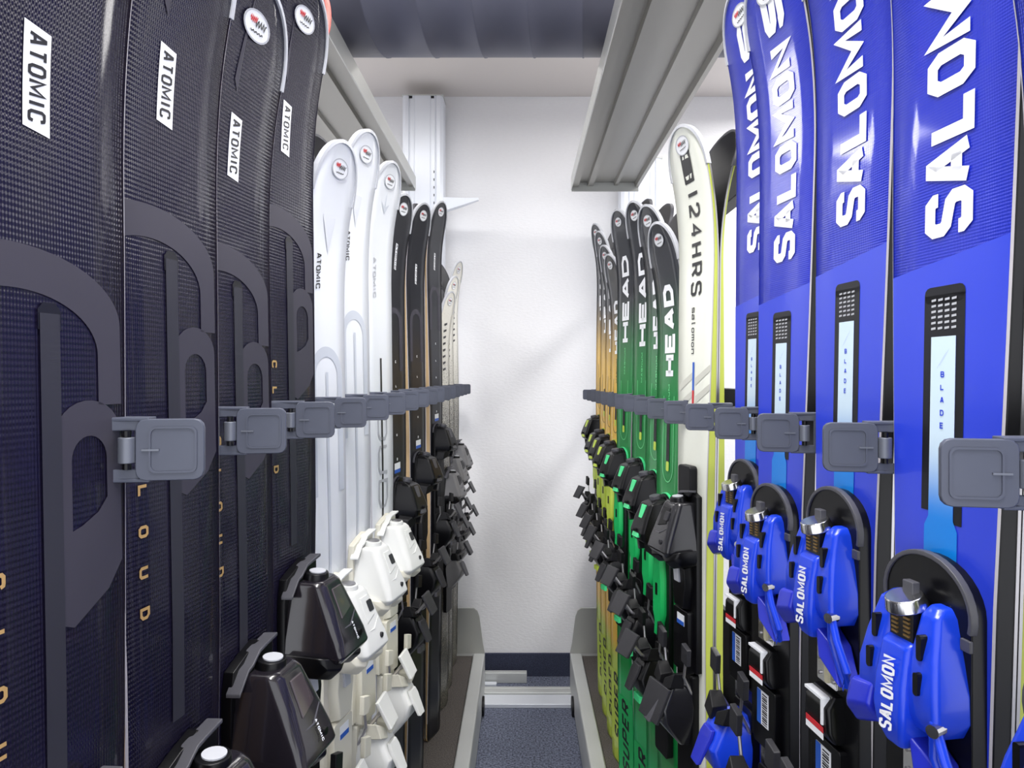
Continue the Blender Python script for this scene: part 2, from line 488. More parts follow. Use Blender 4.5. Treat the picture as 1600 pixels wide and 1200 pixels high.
class Ski:
    def __init__(s, loc, rz, L, w, top, sw, waist=.70, rock=.034, label='', cat='ski', group=None, cols=None, back=False, tip_guard=True):
        s.L, s.w, s.waist, s.rock_a, s.rz = L, w, waist, rock, rz
        s.root = tag(empty('ski', loc, rz), label, cat, group)
        s.body(top, M_SW[sw], cols)
        s.edges(back)
        if tip_guard: s.guard(back)

    def hw(s, z):
        L, w = s.L, s.w
        m = L * .47; wt = L - .13
        if z > m: k = s.waist + (1 - s.waist) * sstep(m - .1, wt, z) ** 1.0
        else: k = s.waist + (.90 - s.waist) * (1 - sstep(.05, m + .1, z))
        r = .5 * w * k
        d = L - z
        if d < .075: r *= sqrt(max(0, 1 - ((.075 - d) / .075) ** 2.3))
        if z < .025: r *= .75 + .25 * sqrt(max(0, 1 - ((.025 - z) / .025) ** 2))
        return max(r, .002)

    def rk(s, z):
        a = z - (s.L - .24)
        return s.rock_a * (a / .24) ** 2.2 if a > 0 else 0.0

    def th(s, z):
        c = lambda t: max(0.0, min(1.0, t))
        return .0055 + .0095 * min(c((z - .025) / .5), c((s.L - .12 - z) / (.38 * s.L - .12)))

    def top(s, z, layer=0.0):
        return -(s.th(z) + s.rk(z)) - .0003 - layer * .0003

    def zs(s):
        L = s.L; a = [0, .006, .014, .025]; z = .06
        while z < L - .26: a.append(z); z += .05
        a += [.525, .62 * L]; a = sorted(set(a))
        z = L - .25
        while z < L - .08: a.append(z); z += .015
        a += [L - .075 + .075 * sin(radians(q)) for q in range(0, 90, 8)] + [L - .0002]
        return a

    def body(s, top, sw, cols):
        m = MB(); n = None; vs = []; cl = []
        zs = s.zs(); T = [-1, -.5, 0, .5, 1]
        ring = []
        for z in zs:
            h = s.hw(z); b = -s.rk(z); t = b - s.th(z); c = min(.0015, h * .3)
            row = [(-h, b, z), (-h, t + c, z)] + [((h - c) * q, t, z) for q in T] + [(h, t + c, z), (h, b, z)]
            vs += row; cc = cols(z) if cols else (1, 1, 1); cl += [cc] * len(row); n = len(row)
        fs = []; mi = []
        for k in range(len(zs) - 1):
            for i in range(n):
                j = (i + 1) % n
                fs.append((k * n + i, k * n + j, (k + 1) * n + j, (k + 1) * n + i))
                mi.append(0 if 2 <= i <= 5 else (2 if i == 8 else 1))
        fs.append(tuple(range(n))[::-1]); mi.append(1)
        fs.append(tuple(range((len(zs) - 1) * n, len(zs) * n))); mi.append(1)
        m.v = vs; m.f = fs; m.mi = mi; m.c = cl
        o = m.build('ski_body', [top, sw, M_BASEK], s.root, col=bool(cols))
        o.data.polygons.foreach_set('use_smooth', [x == 0 for x in mi])

    def edges(s, back):
        m = MB(); zs = s.zs()[2:-8]
        for sx in (-1, 1):
            rings = []
            for z in zs:
                h = s.hw(z); b = -s.rk(z)
                rings.append([(sx * (h + .0006), b + .0002, z), (sx * (h + .0006), b - .0022, z), (sx * (h - .001), b - .0022, z), (sx * (h - .001), b + .0002, z)])
            m.loft(rings)
        m.build('steel_edge', M_EDGE, s.root)
        if not back:
            m = MB(); m.flat = True; zs = [z for z in s.zs() if .03 < z < s.L - .05]
            for sx in (-1, 1):
                r_ = [[(sx * (s.hw(z) - .0019), s.top(z, 1), z), (sx * (s.hw(z) - .0003), s.top(z, 1) + .0009, z)] for z in zs]
                m.loft(r_, caps=False, close=False)
            m.build('edge_glint', M_GLINT, s.root)  # pale strips paint the shine along the topsheet chamfers
    def guard(s, back):
        m = MB(); zs = [s.L - .09 + .015 * k for k in range(5)]
        zs = [z for z in s.zs() if z > s.L - .085]
        pts = [(-s.hw(z), z) for z in zs] + [(s.hw(z), z) for z in reversed(zs)]
        rings = []
        for i, (x, z) in enumerate(pts):
            zz = min(z, s.L - .0005); b = -s.rk(zz); t = b - s.th(zz)
            cx, cz = 0, s.L - .08; d = Vector((x - cx, z - cz)).normalized() * .0035
            rings.append([(x - d.x, b + .001, z - d.y), (x + d.x * .4, b + .001, z + d.y * .4), (x + d.x * .4, t - .0012, z + d.y * .4), (x - d.x, t - .0012, z - d.y)])
        m.loft(rings)
        m.build('tip_guard', M_GREYP if not back else M_RIM, s.root, smooth=False)

    # ---- printed graphics
    def quads(s, qs, name, mt, layer=1, part=None, clip=False):
        m = MB(); m.flat = True
        for q in qs:
            vs = []
            q2 = [(max(-s.hw(min(z, s.L - .001)) + .002, min(s.hw(min(z, s.L - .001)) - .002, x)), z) for x, z in q]
            # split long quads along z so that they follow the curve
            if len(q2) == 4 and s.L - max(z for _, z in q2) < .27 and max(z for _, z in q2) - min(z for _, z in q2) > .015:
                a, b, c, d = q2; k = 1 + int((max(z for _, z in q2) - min(z for _, z in q2)) / .01)
                if (abs(a[1] - d[1]) + abs(b[1] - c[1])) < (abs(a[1] - b[1]) + abs(d[1] - c[1])): a, b, c, d = b, c, d, a
                L4 = lambda p, q_, t: (p[0] + (q_[0] - p[0]) * t, p[1] + (q_[1] - p[1]) * t)
                for i in range(k):
                    t0, t1 = i / k, (i + 1) / k
                    pp = [L4(a, d, t0), L4(b, c, t0), L4(b, c, t1), L4(a, d, t1)]
                    m.add([(x, s.top(z, layer), z) for x, z in pp], [(0, 1, 2, 3)])
            else:
                m.add([(x, s.top(z, layer), z) for x, z in q2], [tuple(range(len(q2)))])
        return m.build(name, mt, part or s.root)

    def text(s, txt, cx, z0, z1, H, name, mt, mode='up', fill=.88, th=.24, slant=0.0, layer=2, sp=None):
        """text running from z0 (low) to z1 (high); H = letter height (across the ski)"""
        n = len(txt); Lr = z1 - z0; adv = Lr / (n - 1 + fill + fill * extra(txt)); W = adv * fill
        if sp: W = sp
        if sp: adv = (Lr - W) / max(1, n - 1)
        qs, tot = glyphs(txt, adv, W, H, th * min(W, H) if th < 1 else th, slant)
        out = []
        for q in qs:
            if mode == 'up': out.append([(cx + H / 2 - y, z0 + x) for x, y in q])
            else: out.append([(cx - H / 2 + y, z1 - x) for x, y in q])
        return s.quads(out, name, mt, layer)

    def stack(s, txt, cx, z0, z1, H, name, mt, th=.22, layer=3):
        qa = []; n = len(txt); st = (z1 - z0 - H) / (n - 1)
        for i, ch in enumerate(txt):
            qs, _ = glyphs(ch, H, H * .8, H, th * H)
            qa += [[(cx - H * .4 + x, z1 - H - i * st + y) for x, y in q] for q in qs]
        return s.quads(qa, name, mt, layer)

    def ring(s, outer, inner, name, mt, layer=1, closed=True):
        n = len(outer); qs = []
        for i in range(n if closed else n - 1):
            j = (i + 1) % n
            qs.append([outer[i], outer[j], inner[j], inner[i]])
        return s.quads(qs, name, mt, layer)

    def poly(s, pts, name, mt, layer=1): return s.quads([pts], name, mt, layer)

    def strip(s, x0, x1, z0, z1, name, mt, layer=1, step=.02):
        k = max(1, int((z1 - z0) / step)); qs = []
        for i in range(k):
            a = z0 + (z1 - z0) * i / k; b = z0 + (z1 - z0) * (i + 1) / k
            qs.append([(x0, a), (x1, a), (x1, b), (x0, b)])
        return s.quads(qs, name, mt, layer)

    def sticker(s, z, rx=.021, rz=.013, tilt=0):
        o = [(x, z + y) for x, y in circ(0, 0, rx, rz, 24)]
        st = s.quads([[ (0, z), o[i], o[(i + 1) % 24]] for i in range(24)], 'tip_sticker', M_TXTW, 3)
        i_ = [(x, z + y) for x, y in circ(0, 0, rx * .9, rz * .9, 24)]
        rg = []
        for i in range(24): rg.append([o[i], o[(i + 1) % 24], i_[(i + 1) % 24], i_[i]])
        s.quads(rg, 'sticker_ring', M_TXTG, 4, part=st)
        wig = lambda x0, x1, zc, a, ph: [(x0 + (x1 - x0) * k / 14, z + zc + a * sin(k * 1.9 + ph) + k * .0001) for k in range(15)]
        s.quads([[tuple(p) for p in q] for q in stroke_quads(wig(-.012, -.002, .003, .0025, 0), .0014)], 'red_script', M_RED, 5, part=st)
        s.quads([[tuple(p) for p in q] for q in stroke_quads(wig(-.004, .013, .002, .003, 1), .0013) + stroke_quads(wig(-.009, .010, -.006, .0008, 2), .001)], 'dark_script', M_TXTK, 5, part=st)


def rsec(z, x0, x1, yb, yf, r, n=4):
    """cross-section (x,y) of a housing at height z with rounded front corners"""
    pts = [(x0, yb, z)]
    for k in range(n): a = radians(180 + 90 * k / (n - 1)); pts.append((x0 + r + r * cos(a), yf + r + r * sin(a), z))
    for k in range(n): a = radians(270 + 90 * k / (n - 1)); pts.append((x1 - r + r * cos(a), yf + r + r * sin(a), z))
    pts.append((x1, yb, z))
    return pts


def grp(name, parent, z=0.0, y=0.0, x=0.0):
    return None


def part_text(parent, txt, P0, U, V, adv, W, H, th, name, mt, slant=0):
    """lettering on an arbitrary plane: P0 origin, U reading direction, V up direction of the letters"""
    qs, tot = glyphs(txt, adv, W, H, th, slant)
    P0, U, V = Vector(P0), Vector(U).normalized(), Vector(V).normalized(); m = MB(); m.flat = True
    for q in qs: m.add([P0 + U * x + V * y for x, y in q], [(0, 1, 2, 3)])
    return m.build(name, mt, parent)


def disc_cyl(m, c, ax, r, h, n=18, r2=None, mi=0):
    c = Vector(c); ax = Vector(ax).normalized(); a = ax.orthogonal().normalized(); b = ax.cross(a)
    r2 = r if r2 is None else r2
    m.loft([[c + a * rr * cos(2 * pi * k / n) + b * rr * sin(2 * pi * k / n) + ax * hh for k in range(n)] for rr, hh in ((r, 0), (r2, h))], mi)
    return m


# ---- bindings: every builder hangs its pieces on the ski; zt = top of the toe piece
def toe_blue(S, zd):
    P = S.root; y0 = S.top(zd)
    hw = .036
    c = zd - .036
    head = circ(0, c, hw + .004, .034, 17, 0, 180) + [(-hw - .004, zd - .30), (hw + .004, zd - .30)]
    pl = MB().prism(head, y0, y0 - .012).build('mounting_plate', M_DARK, P, bevel=.001)
    o_ = circ(0, c, hw + .0055, .0360, 21, -14, 194); i_ = circ(0, c, hw + .0025, .0325, 21, -14, 194)
    m = MB()
    m.loft([[(a[0], y0 - .008, a[1]), (a[0], y0 - .0135, a[1]), (b[0], y0 - .0135, b[1]), (b[0], y0 - .008, b[1])] for a, b in zip(o_, i_)])
    m.build('plate_rim', M_RIM, pl, bevel=.0006)
    for sx in (-1, 1): MB().box(*sorted((sx * .032, sx * .0405)), y0 - .0138, y0 - .011, c - .020, c - .012).build('rim_hook', M_RIM, pl, bevel=.0008)
    z1 = zd - .032
    LV = ((0, .0125, .024, .020), (-.006, .012, .0285, .027), (-.030, .011, .034, .0335), (-.052, .010, .0385, .037), (-.070, .009, .039, .037), (-.082, .008, .033, .031))
    def sh(sx):
        se = []
        for z, xi, xo, f in LV:
            a, b = (xi, xo) if sx > 0 else (-xo, -xi)
            se.append(rsec(z1 + z, a, b, y0 - .008, y0 - f, .0045))
        return se
    th_ = MB().loft(sh(-1)).loft(sh(1))
    sp = []
    for z, w, f in ((-.027, .0125, .032), (-.031, .0135, .0365), (-.055, .0150, .0410), (-.075, .0155, .0425), (-.088, .0135, .0415), (-.100, .0085, .037)):
        sp.append(rsec(z1 + z, -w, w, y0 - .008, y0 - f, .004))
    th_.loft(sp)
    th_.box(-.0135, .0135, y0 - .020, y0 - .008, z1 - .07, z1 - .006)
    T = th_.build('toe_housing', M_BLUEP, P, bevel=.0018, seg=3)
    for sx in (-1, 1):
        for za, zb in ((-.017, -.034), (-.041, -.056)):
            x = sx * (.0205 + .06 * (-(za + zb) / 2)); f = .0285 + .155 * (-(za + zb) / 2)
            MB().prism(rrect(x, z1 + (za + zb) / 2, .0046, za - zb, .0018, 3), y0 - .02, y0 - f - .0030).build('vent_slot', M_DARK, T)
    m = MB(); disc_cyl(m, (0, y0 - .026, z1 - .006), (0, -.3, 1), .0142, .009, 22, .0125); sc = m.build('adjusting_screw', M_STEEL, T, bevel=.001)
    MB().box(-.005, .005, y0 - .026, y0 - .020, z1 + .000, z1 + .012).build('screw_tab', M_RIM, sc, bevel=.0008)
    w_ = MB().prism([(-.0118, z1 - .006), (.0118, z1 - .006), (.0108, z1 - .028), (-.0108, z1 - .028)], y0 - .015, y0 - .0305).build('scale_window', M_BLACK, T)
    m = MB()
    for k in range(5):
        m.box(-.0085, -.003, y0 - .0317, y0 - .0305, z1 - .013 - k * .003, z1 - .0115 - k * .003)
        m.box(.003, .0085, y0 - .0317, y0 - .0305, z1 - .0125 - k * .003, z1 - .011 - k * .003)
    m.build('scale_marks', M_BRASS, w_)
    part_text(T, 'SALOMON', (.0070, y0 - .0436, z1 - .088), (0, .06, 1), (-1, 0, 0), .0070, .0063, .0125, .0022, 'toe_lettering', M_TXTW, slant=-.12)
    for sx in (-1, 1):
        lug = []
        for t, wx, zc_, hz, f in ((0, .020, -.080, .016, .038), (.5, .042, -.086, .019, .040), (1, .054, -.096, .013, .032)):
            x = sx * wx; z = z1 + zc_
            lug.append([(x, y0 - .010, z + hz), (x, y0 - f, z + hz * .8), (x, y0 - f - .004, z - hz * .2), (x, y0 - f + .006, z - hz), (x, y0 - .012, z - hz)])
        if sx < 0:
            MB().loft(lug).build('toe_lug', M_BLUEP2, T, bevel=.003, seg=3)
        else:
            a = [(.034, y0 - .034, z1 - .068), (.046, y0 - .036, z1 - .088), (.058, y0 - .034, z1 - .110), (.054, y0 - .032, z1 - .122), (.042, y0 - .030, z1 - .114), (.032, y0 - .032, z1 - .092)]
            lo = MB().tube(a + [a[0]], .0034, 8).build('toe_lug', M_BLUEP, T, bevel=.0008)
            MB().loft([[(.010, y0 - .012, z1 - .088), (.010, y0 - .034, z1 - .088), (.018, y0 - .036, z1 - .112), (.018, y0 - .014, z1 - .112)], [(.030, y0 - .012, z1 - .100), (.030, y0 - .030, z1 - .100), (.046, y0 - .034, z1 - .128), (.046, y0 - .014, z1 - .128)]]).build('lug_blade', M_BLUEP2, lo, bevel=.0015)
    m = MB(); disc_cyl(m, (.035, y0 - .030, z1 - .072), (.4, -1, 0), .0042, .010, 12)
    m.build('pivot_pin', M_STEEL, T)
    # below the toe: friction plate, saddle, labels
    m = MB().prism(rrect(0, zd - .158, .032, .040, .002), y0 - .010, y0 - .017).build('friction_plate', M_STEEL, P, bevel=.0008)
    MB().prism(rrect(.003, zd - .158, .006, .034, .0025), y0 - .017, y0 - .0195).build('friction_rail', mat('cream_slide', (196, 190, 160), .35), m)
    for sx in (-1, 1):
        for k in range(3): disc_cyl(MB(), (sx * .0105, y0 - .017, zd - .143 - k * .014), (0, -1, 0), .0018, .0015, 8).build('plate_screw', M_EDGE, m)
    sd = MB().loft([rsec(zd - .182, -.017, .017, y0 - .01, y0 - .020, .003), rsec(zd - .192, -.019, .019, y0 - .01, y0 - .028, .004), rsec(zd - .212, -.021, .021, y0 - .01, y0 - .028, .004), rsec(zd - .222, -.021, .021, y0 - .01, y0 - .022, .003)]).build('saddle', M_DARK, P, bevel=.001)
    MB().box(-.015, .013, y0 - .0296, y0 - .022, zd - .1855, zd - .183).box(.011, .0135, y0 - .0296, y0 - .022, zd - .207, zd - .184).build('white_line', M_TXTW, sd)
    st = MB().box(-.014, .014, y0 - .0289, y0 - .0285, zd - .214, zd - .209).build('red_sticker', M_RED, sd)
    MB().box(-.014, .014, y0 - .0289, y0 - .0285, zd - .220, zd - .2145).build('white_sticker', M_TXTW, sd)
    tr = MB().prism(rrect(0, zd - .262, .046, .070, .003), y0 - .008, y0 - .019).build('heel_track', M_DARK, P, bevel=.001)
    lb = MB().box(-.013, .010, y0 - .0196, y0 - .019, zd - .272, zd - .234).build('barcode_sticker', M_TXTW, tr)
    MB().box(-.013, -.005, y0 - .0200, y0 - .0196, zd - .272, zd - .234).build('sticker_band', M_STBLUE, lb)
    m = MB()
    for k in range(14): m.box(-.002, .008, y0 - .0200, y0 - .0196, zd - .270 + k * .0025, zd - .2692 + k * .0025 + (k % 3) * .0004)
    m.build('bar_marks', M_TXTK, lb)
    MB().prism(rrect(.002, zd - .305, .022, .026, .002), y0 - .01, y0 - .018).build('steel_scale', M_STEEL, P, bevel=.0008)
    heel(S, zd - .335, M_BLUEP, M_DARK, M_BLUEP2)


def toe_shell(S, zt, housing, window, cap, trim, lug, txt=True, pro=.068, disc=True):
    """tall tapered toe piece with clear or solid shell"""
    P = S.root; y0 = S.top(zt)
    k = pro / .068
    MB().prism([(-.034, zt - .02), (-.030, zt + .004), (-.010, zt + .012), (.010, zt + .018), (.034, zt + .010), (.034, zt - .27), (-.034, zt - .27)], y0, y0 - .010).build('mounting_plate', lug if housing is not M_SMOKE else M_DARK, P, bevel=.001)
    se = []
    for z, w, f, r in ((0, .0215, .040, .010), (-.005, .0245, .046, .012), (-.030, .0285, .057, .012), (-.060, .0330, .069, .010), (-.076, .0345, .073, .008), (-.085, .029, .066, .008)):
        se.append(rsec(zt + z, -w, w, y0 - .008, y0 - f * k, r, 5))
    T = MB().loft(se).build('toe_housing', housing, P, bevel=.0022, seg=3)
    # cap / screw
    m = MB(); disc_cyl(m, (0, y0 - .026 * k, zt - .003), (0, -.1, 1), .0145, .010, 20, .013); sc = m.build('adjusting_screw', cap, T, bevel=.001)
    m = MB(); disc_cyl(m, (0, y0 - .028 * k, zt + .0072), (0, -.1, 1), .009, .0012, 20); m.build('screw_disc', M_GREYP if cap is not M_WHITEP else M_EDGE, sc)
    # shelf lever at the back
    m = MB()
    W_ = [(-.036, -.016), (-.022, .000), (-.015, .002), (-.004, .011), (.006, .013), (.026, .016)]
    m.loft([[(x, y0 - .006, zt + z), (x, y0 - .020, zt + z + .001), (x, y0 - .020, zt + z + .0045), (x, y0 - .006, zt + z + .0035)] for x, z in W_])
    m.build('top_wing', trim, T, bevel=.0008)
    # windows on front and on the flank
    fr = lambda z: (.0465 + (-z - .005) * .42) * k
    def plate(pts, d): return MB().loft([[(x, y0 - fr(z) + .004, zt + z) for x, z in pts], [(x, y0 - fr(z) - d, zt + z) for x, z in pts]])
    plate([(-.009, -.009), (.011, -.009), (.013, -.034), (-.012, -.040)], .0012).build('front_window', window, T, bevel=.0008)
    if housing is not M_SMOKE:
        plate(rrect(.008, -.022, .013, .014, .002), .0022).build('scale_window', M_PAD, T, bevel=.0006)
    m = MB(); disc_cyl(m, (.012, y0 - .066 * k, zt - .062), (0, -1, 0), .0036, .0055 * k, 12); m.build('hinge_screw', M_DARK if housing is M_SMOKE else M_PAD, T)
    m = MB(); m.tube([(-.020, y0 - .0635 * k, zt - .050), (.0, y0 - .0655 * k, zt - .050), (.020, y0 - .0605 * k, zt - .040)], .0009, 6); m.build('seam', trim, T)
    if txt and housing is M_SMOKE:
        part_text(T, 'ATOMIC', (.0015, y0 - (.0655) * k, zt - .047), (0, -.42, -1), (1, 0, 0), .0036, .003, .0035, .0008, 'toe_lettering', M_TXTW)
    # lower lugs
    for sx in (-1, 1):
        lugp = []
        for wx, z, hz, f in ((.006, -.082, .016, .060), (.024, -.086, .017, .064), (.038, -.082, .015, .056), (.043, -.077, .010, .046)):
            x = sx * wx
            lugp.append([(x, y0 - .014, zt + z + hz * .6), (x, y0 - f * k, zt + z + hz * .5), (x, y0 - f * k - .003, zt + z - hz * .3), (x, y0 - f * k + .010, zt + z - hz), (x, y0 - .012, zt + z - hz)])
        MB().loft(lugp).build('toe_lug', lug, T, bevel=.002)
    pd = MB().prism([(-.020, zt - .102), (.020, zt - .102), (.024, zt - .13), (.017, zt - .175), (-.017, zt - .175), (-.024, zt - .13)], y0 - .009, y0 - .024, taper=.12).build('sole_pad', lug if housing is not M_SMOKE else M_DARKM, P, bevel=.0015)
    MB().prism([(-.012, zt - .105), (.004, zt - .105), (.008, zt - .130), (-.008, zt - .130)], y0 - .02, y0 - .0275).build('friction_plate', M_GREYP, pd, bevel=.001)
    tr = MB().prism(rrect(0, zt - .225, .048, .10, .004), y0 - .008, y0 - .020).build('heel_track', lug if housing is not M_SMOKE else M_DARK, P, bevel=.001)
    lb = MB().box(-.010, .013, y0 - .0206, y0 - .020, zt - .20, zt - .183).build('size_sticker', M_TXTW, tr)
    MB().box(-.010, .013, y0 - .0210, y0 - .0206, zt - .20, zt - .1935).build('sticker_band', M_STBLUE, lb)
    heel(S, zt - .285, housing if housing is not M_SMOKE else M_DARK, lug if housing is not M_SMOKE else M_DARKM, trim)


def heel(S, zt, hous, dark, lever):
    """heel piece: housing, cup, lever, brake arms with pads; zt = its top"""
    P = S.root; y0 = S.top(max(.2, zt))
    MB().prism(rrect(0, zt - .09, .050, .20, .006), y0, y0 - .012).build('heel_plate', dark, P, bevel=.001)
    se = [rsec(zt - .000, -.014, .014, y0 - .01, y0 - .034, .006, 4), rsec(zt - .010, -.022, .022, y0 - .01, y0 - .050, .009, 4), rsec(zt - .040, -.026, .026, y0 - .01, y0 - .066, .010, 4),
          rsec(zt - .062, -.025, .025, y0 - .01, y0 - .062, .010, 4), rsec(zt - .085, -.020, .020, y0 - .01, y0 - .044, .008, 4), rsec(zt - .105, -.014, .014, y0 - .01, y0 - .026, .006, 4)]
    Hh = MB().loft(se).build('heel_housing', hous, P, bevel=.0015)
    # cup lugs above
    for sx in (-1, 1):
        MB().loft([[(sx * .006, y0 - .03, zt + .006), (sx * .006, y0 - .052, zt + .004), (sx * .006, y0 - .056, zt - .012), (sx * .006, y0 - .03, zt - .012)],
                   [(sx * .028, y0 - .028, zt + .016), (sx * .028, y0 - .046, zt + .018), (sx * .028, y0 - .054, zt - .004), (sx * .028, y0 - .028, zt - .008)]]).build('heel_lug', dark if dark is not M_DARK else M_DARKM, Hh, bevel=.0015)
    # lever tongue leaning into the aisle
    pts = [(-.012, .010), (.012, .010), (.015, .0), (.011, -.034), (-.011, -.034), (-.015, 0)]
    m = MB()
    a = [(x, y0 - .060 + z * .45, zt - .028 + z) for x, z in pts]; b = [(x * .9, y - .006, z) for x, y, z in a]
    m.loft([a, b]); m.build('heel_lever', lever, Hh, bevel=.0012)
    m = MB(); disc_cyl(m, (0, y0 - .058, zt - .038), (0, -1, .2), .0065, .010, 14, .0055); m.build('heel_screw', M_PAD if hous is not M_WHITEP else M_GREYP, Hh, bevel=.0008)
    for sx in (-1, 1):
        ba = MB().tube([(sx * .022, y0 - .012, zt - .02), (sx * .030, y0 - .03, zt + .012), (sx * .037, y0 - .030, zt + .045)], .0022, 6).build('brake_arm', M_EDGE, P)
        MB().prism([(sx * .040 - .009, zt + .040), (sx * .040 + .009, zt + .036), (sx * .040 + .011, zt + .062), (sx * .040 - .007, zt + .068)], y0 - .028, y0 - .036).build('brake_pad', dark if dark is not M_DARK else M_PAD, ba, bevel=.0012)


def pedal(S, z, mt, e=0.0, k=1.0):
    y0 = S.top(z) - e; m = MB()
    a = [(-.021 * k, y0 - .046, z + .018 * k), (.021 * k, y0 - .040, z + .018 * k), (.019 * k, y0 - .062, z - .022 * k), (-.019 * k, y0 - .068, z - .022 * k)]
    m.loft([a, [(x, y + .006, z_ - .002) for x, y, z_ in a]])
    o = m.build('brake_pedal', mt, S.root, bevel=.0015)
    for sx in (-1, 1): MB().tube([(sx * .012, y0 + e - .010, z - .05), (sx * .014, y0 - .03, z - .02), (sx * .012, y0 - .046, z)], .003, 6).build('pedal_arm', M_EDGE, o)


def toe_race(S, zt, face, base, big=False):
    """black toe piece of the piste skis with a bright face strip and a bright base plate below"""
    P = S.root; y0 = S.top(zt)
    pl = MB().prism(circ(0, zt - .022, .026, .026, 11, 0, 180) + [(-.026, zt - .34), (.026, zt - .34)], y0, y0 - .010).build('mounting_plate', M_DARK, P, bevel=.001)
    o_ = circ(0, zt - .022, .0285, .0285, 11, 0, 180); i_ = circ(0, zt - .022, .027, .027, 11, 0, 180)
    MB().loft([[(a[0], y0, a[1]), (a[0], y0 - .005, a[1]), (b[0], y0 - .005, b[1]), (b[0], y0, b[1])] for a, b in zip(o_, i_)]).build('plate_rim', face, pl)
    se = []
    for z, w, f in ((0, .016, .028), (-.008, .022, .044), (-.035, .026, .056), (-.058, .028, .064), (-.072, .024, .060), (-.082, .018, .045)):
        se.append(rsec(zt - .004 + z, -w, w, y0 - .008, y0 - f, .007, 4))
    T = MB().loft(se).build('toe_housing', M_DARK, P, bevel=.002)
    f_ = [(-.0085, zt - .014), (.0085, zt - .014), (.0065, zt - .048), (.0125, zt - .062), (.012, zt - .071), (-.012, zt - .071), (-.0125, zt - .062), (-.0065, zt - .048)]
    a = [(x, y0 - .030, z) for x, z in f_]; b = [(x, y0 - .0475 - (zt - .014 - z) * .33, z) for x, z in f_]
    MB().loft([a, b]).build('face_strip', face, T, bevel=.0008)
    m = MB(); disc_cyl(m, (0, y0 - .060, zt - .058), (0, -1, 0), .003, .0085, 10); m.build('strip_screw', M_DARKM, T)
    m = MB(); disc_cyl(m, (0, y0 - .024, zt - .006), (0, -.2, 1), .010, .009, 16); m.build('adjusting_screw', M_RIM, T, bevel=.001)
    for sx in (-1, 1):
        MB().loft([[(sx * .010, y0 - .015, zt - .066), (sx * .010, y0 - .055, zt - .070), (sx * .010, y0 - .05, zt - .096), (sx * .010, y0 - .015, zt - .096)],
                   [(sx * .034, y0 - .02, zt - .080), (sx * .034, y0 - .046, zt - .082), (sx * .036, y0 - .042, zt - .104), (sx * .034, y0 - .018, zt - .104)]]).build('toe_lug', M_DARKM, T, bevel=.002)
    bp = MB().prism([(-.010, zt - .098), (.010, zt - .098), (.017, zt - .15), (.017, zt - .215), (.009, zt - .235), (.012, zt - .262), (-.012, zt - .262), (-.009, zt - .235), (-.017, zt - .215), (-.017, zt - .15)], y0 - .008, y0 - .022, taper=.1).build('base_plate', base, P, bevel=.0015)
    MB().prism(rrect(0, zt - .17, .008, .022, .001), y0 - .02, y0 - .0226).build('plate_print', M_DARK, bp)
    heel(S, zt - .285, M_DARK, M_DARKM, M_PAD)
    MB().box(-.012, .012, y0 - .062, y0 - .055, zt - .372, zt - .360).build('heel_accent', face, P)
    pedal(S, zt - .262, M_PAD, .028)


# ---- graphics
def G_black(S, za, letters=True):
    """za = top of the big arch print"""
    zb0, zb1 = za + .063, za + .120
    bx = S.poly([(-.0145, zb1 + .001), (.0025, zb1 - .001), (.0025, zb0 - .001), (-.0145, zb0 + .001)], 'name_box', M_TXTW, 1)
    S.text('ATOMIC', -.0060, zb0 + .004, zb1 - .004, .0115, 'name_lettering', M_TXTK, 'down', .82, .27, slant=-.12, layer=2)
    # big arch
    cx = -.022; o_ = circ(cx, za - .040, .074, .040, 24, 0, 125); i_ = circ(cx, za - .058, .056, .034, 24, 0, 125)
    S.ring([(cx + .074, za - .088)] + o_, [(cx + .056, za - .088)] + i_, 'arch_print', M_ARCH, 1, closed=False)
    # small arch with oval hole
    cx = .0265; n = 28
    o2 = [(cx + .024 * cos(a), za - .085 - .020 + .020 * sin(a)) for a in [pi * k / (n // 2 - 1) for k in range(n // 2)]] + [(cx - .024, za - .21), (cx - .013, za - .215), (cx + .013, za - .20), (cx + .024, za - .185)]
    i2 = [(cx + .013 * cos(a), za - .106 - .014 + .014 * sin(a)) for a in [pi * k / (n // 2 - 1) for k in range(n // 2)]] + [(cx - .013, za - .160), (cx - .006, za - .158), (cx + .006, za - .152), (cx + .013, za - .144)]
    S.ring(o2, i2, 'small_arch_print', M_ARCH, 1)
    # centre inlay
    S.poly([(-.0075, za - .045), (-.0075, za - .034), (-.004, za - .030), (.004, za - .030), (.0075, za - .034), (.0075, za - .045)], 'inlay_end', M_BLACK, 2)
    S.strip(-.0065, .0065, za - .38, za - .036, 'centre_inlay', M_GROOVE, 3, .06)
    # faint streaks at the shovel
    S.quads([[(-.045, za + .25), (-.020, za + .25), (-.016, za + .15), (-.010, za + .14)]], 'shovel_print', M_ARCH, 1)
    if letters:
        S.text('CLOUD', -.034, za - .294, za - .171, .0095, 'gold_lettering', M_GOLD, 'down', th=.26, sp=.0085)
    S.sticker(S.L - .040)


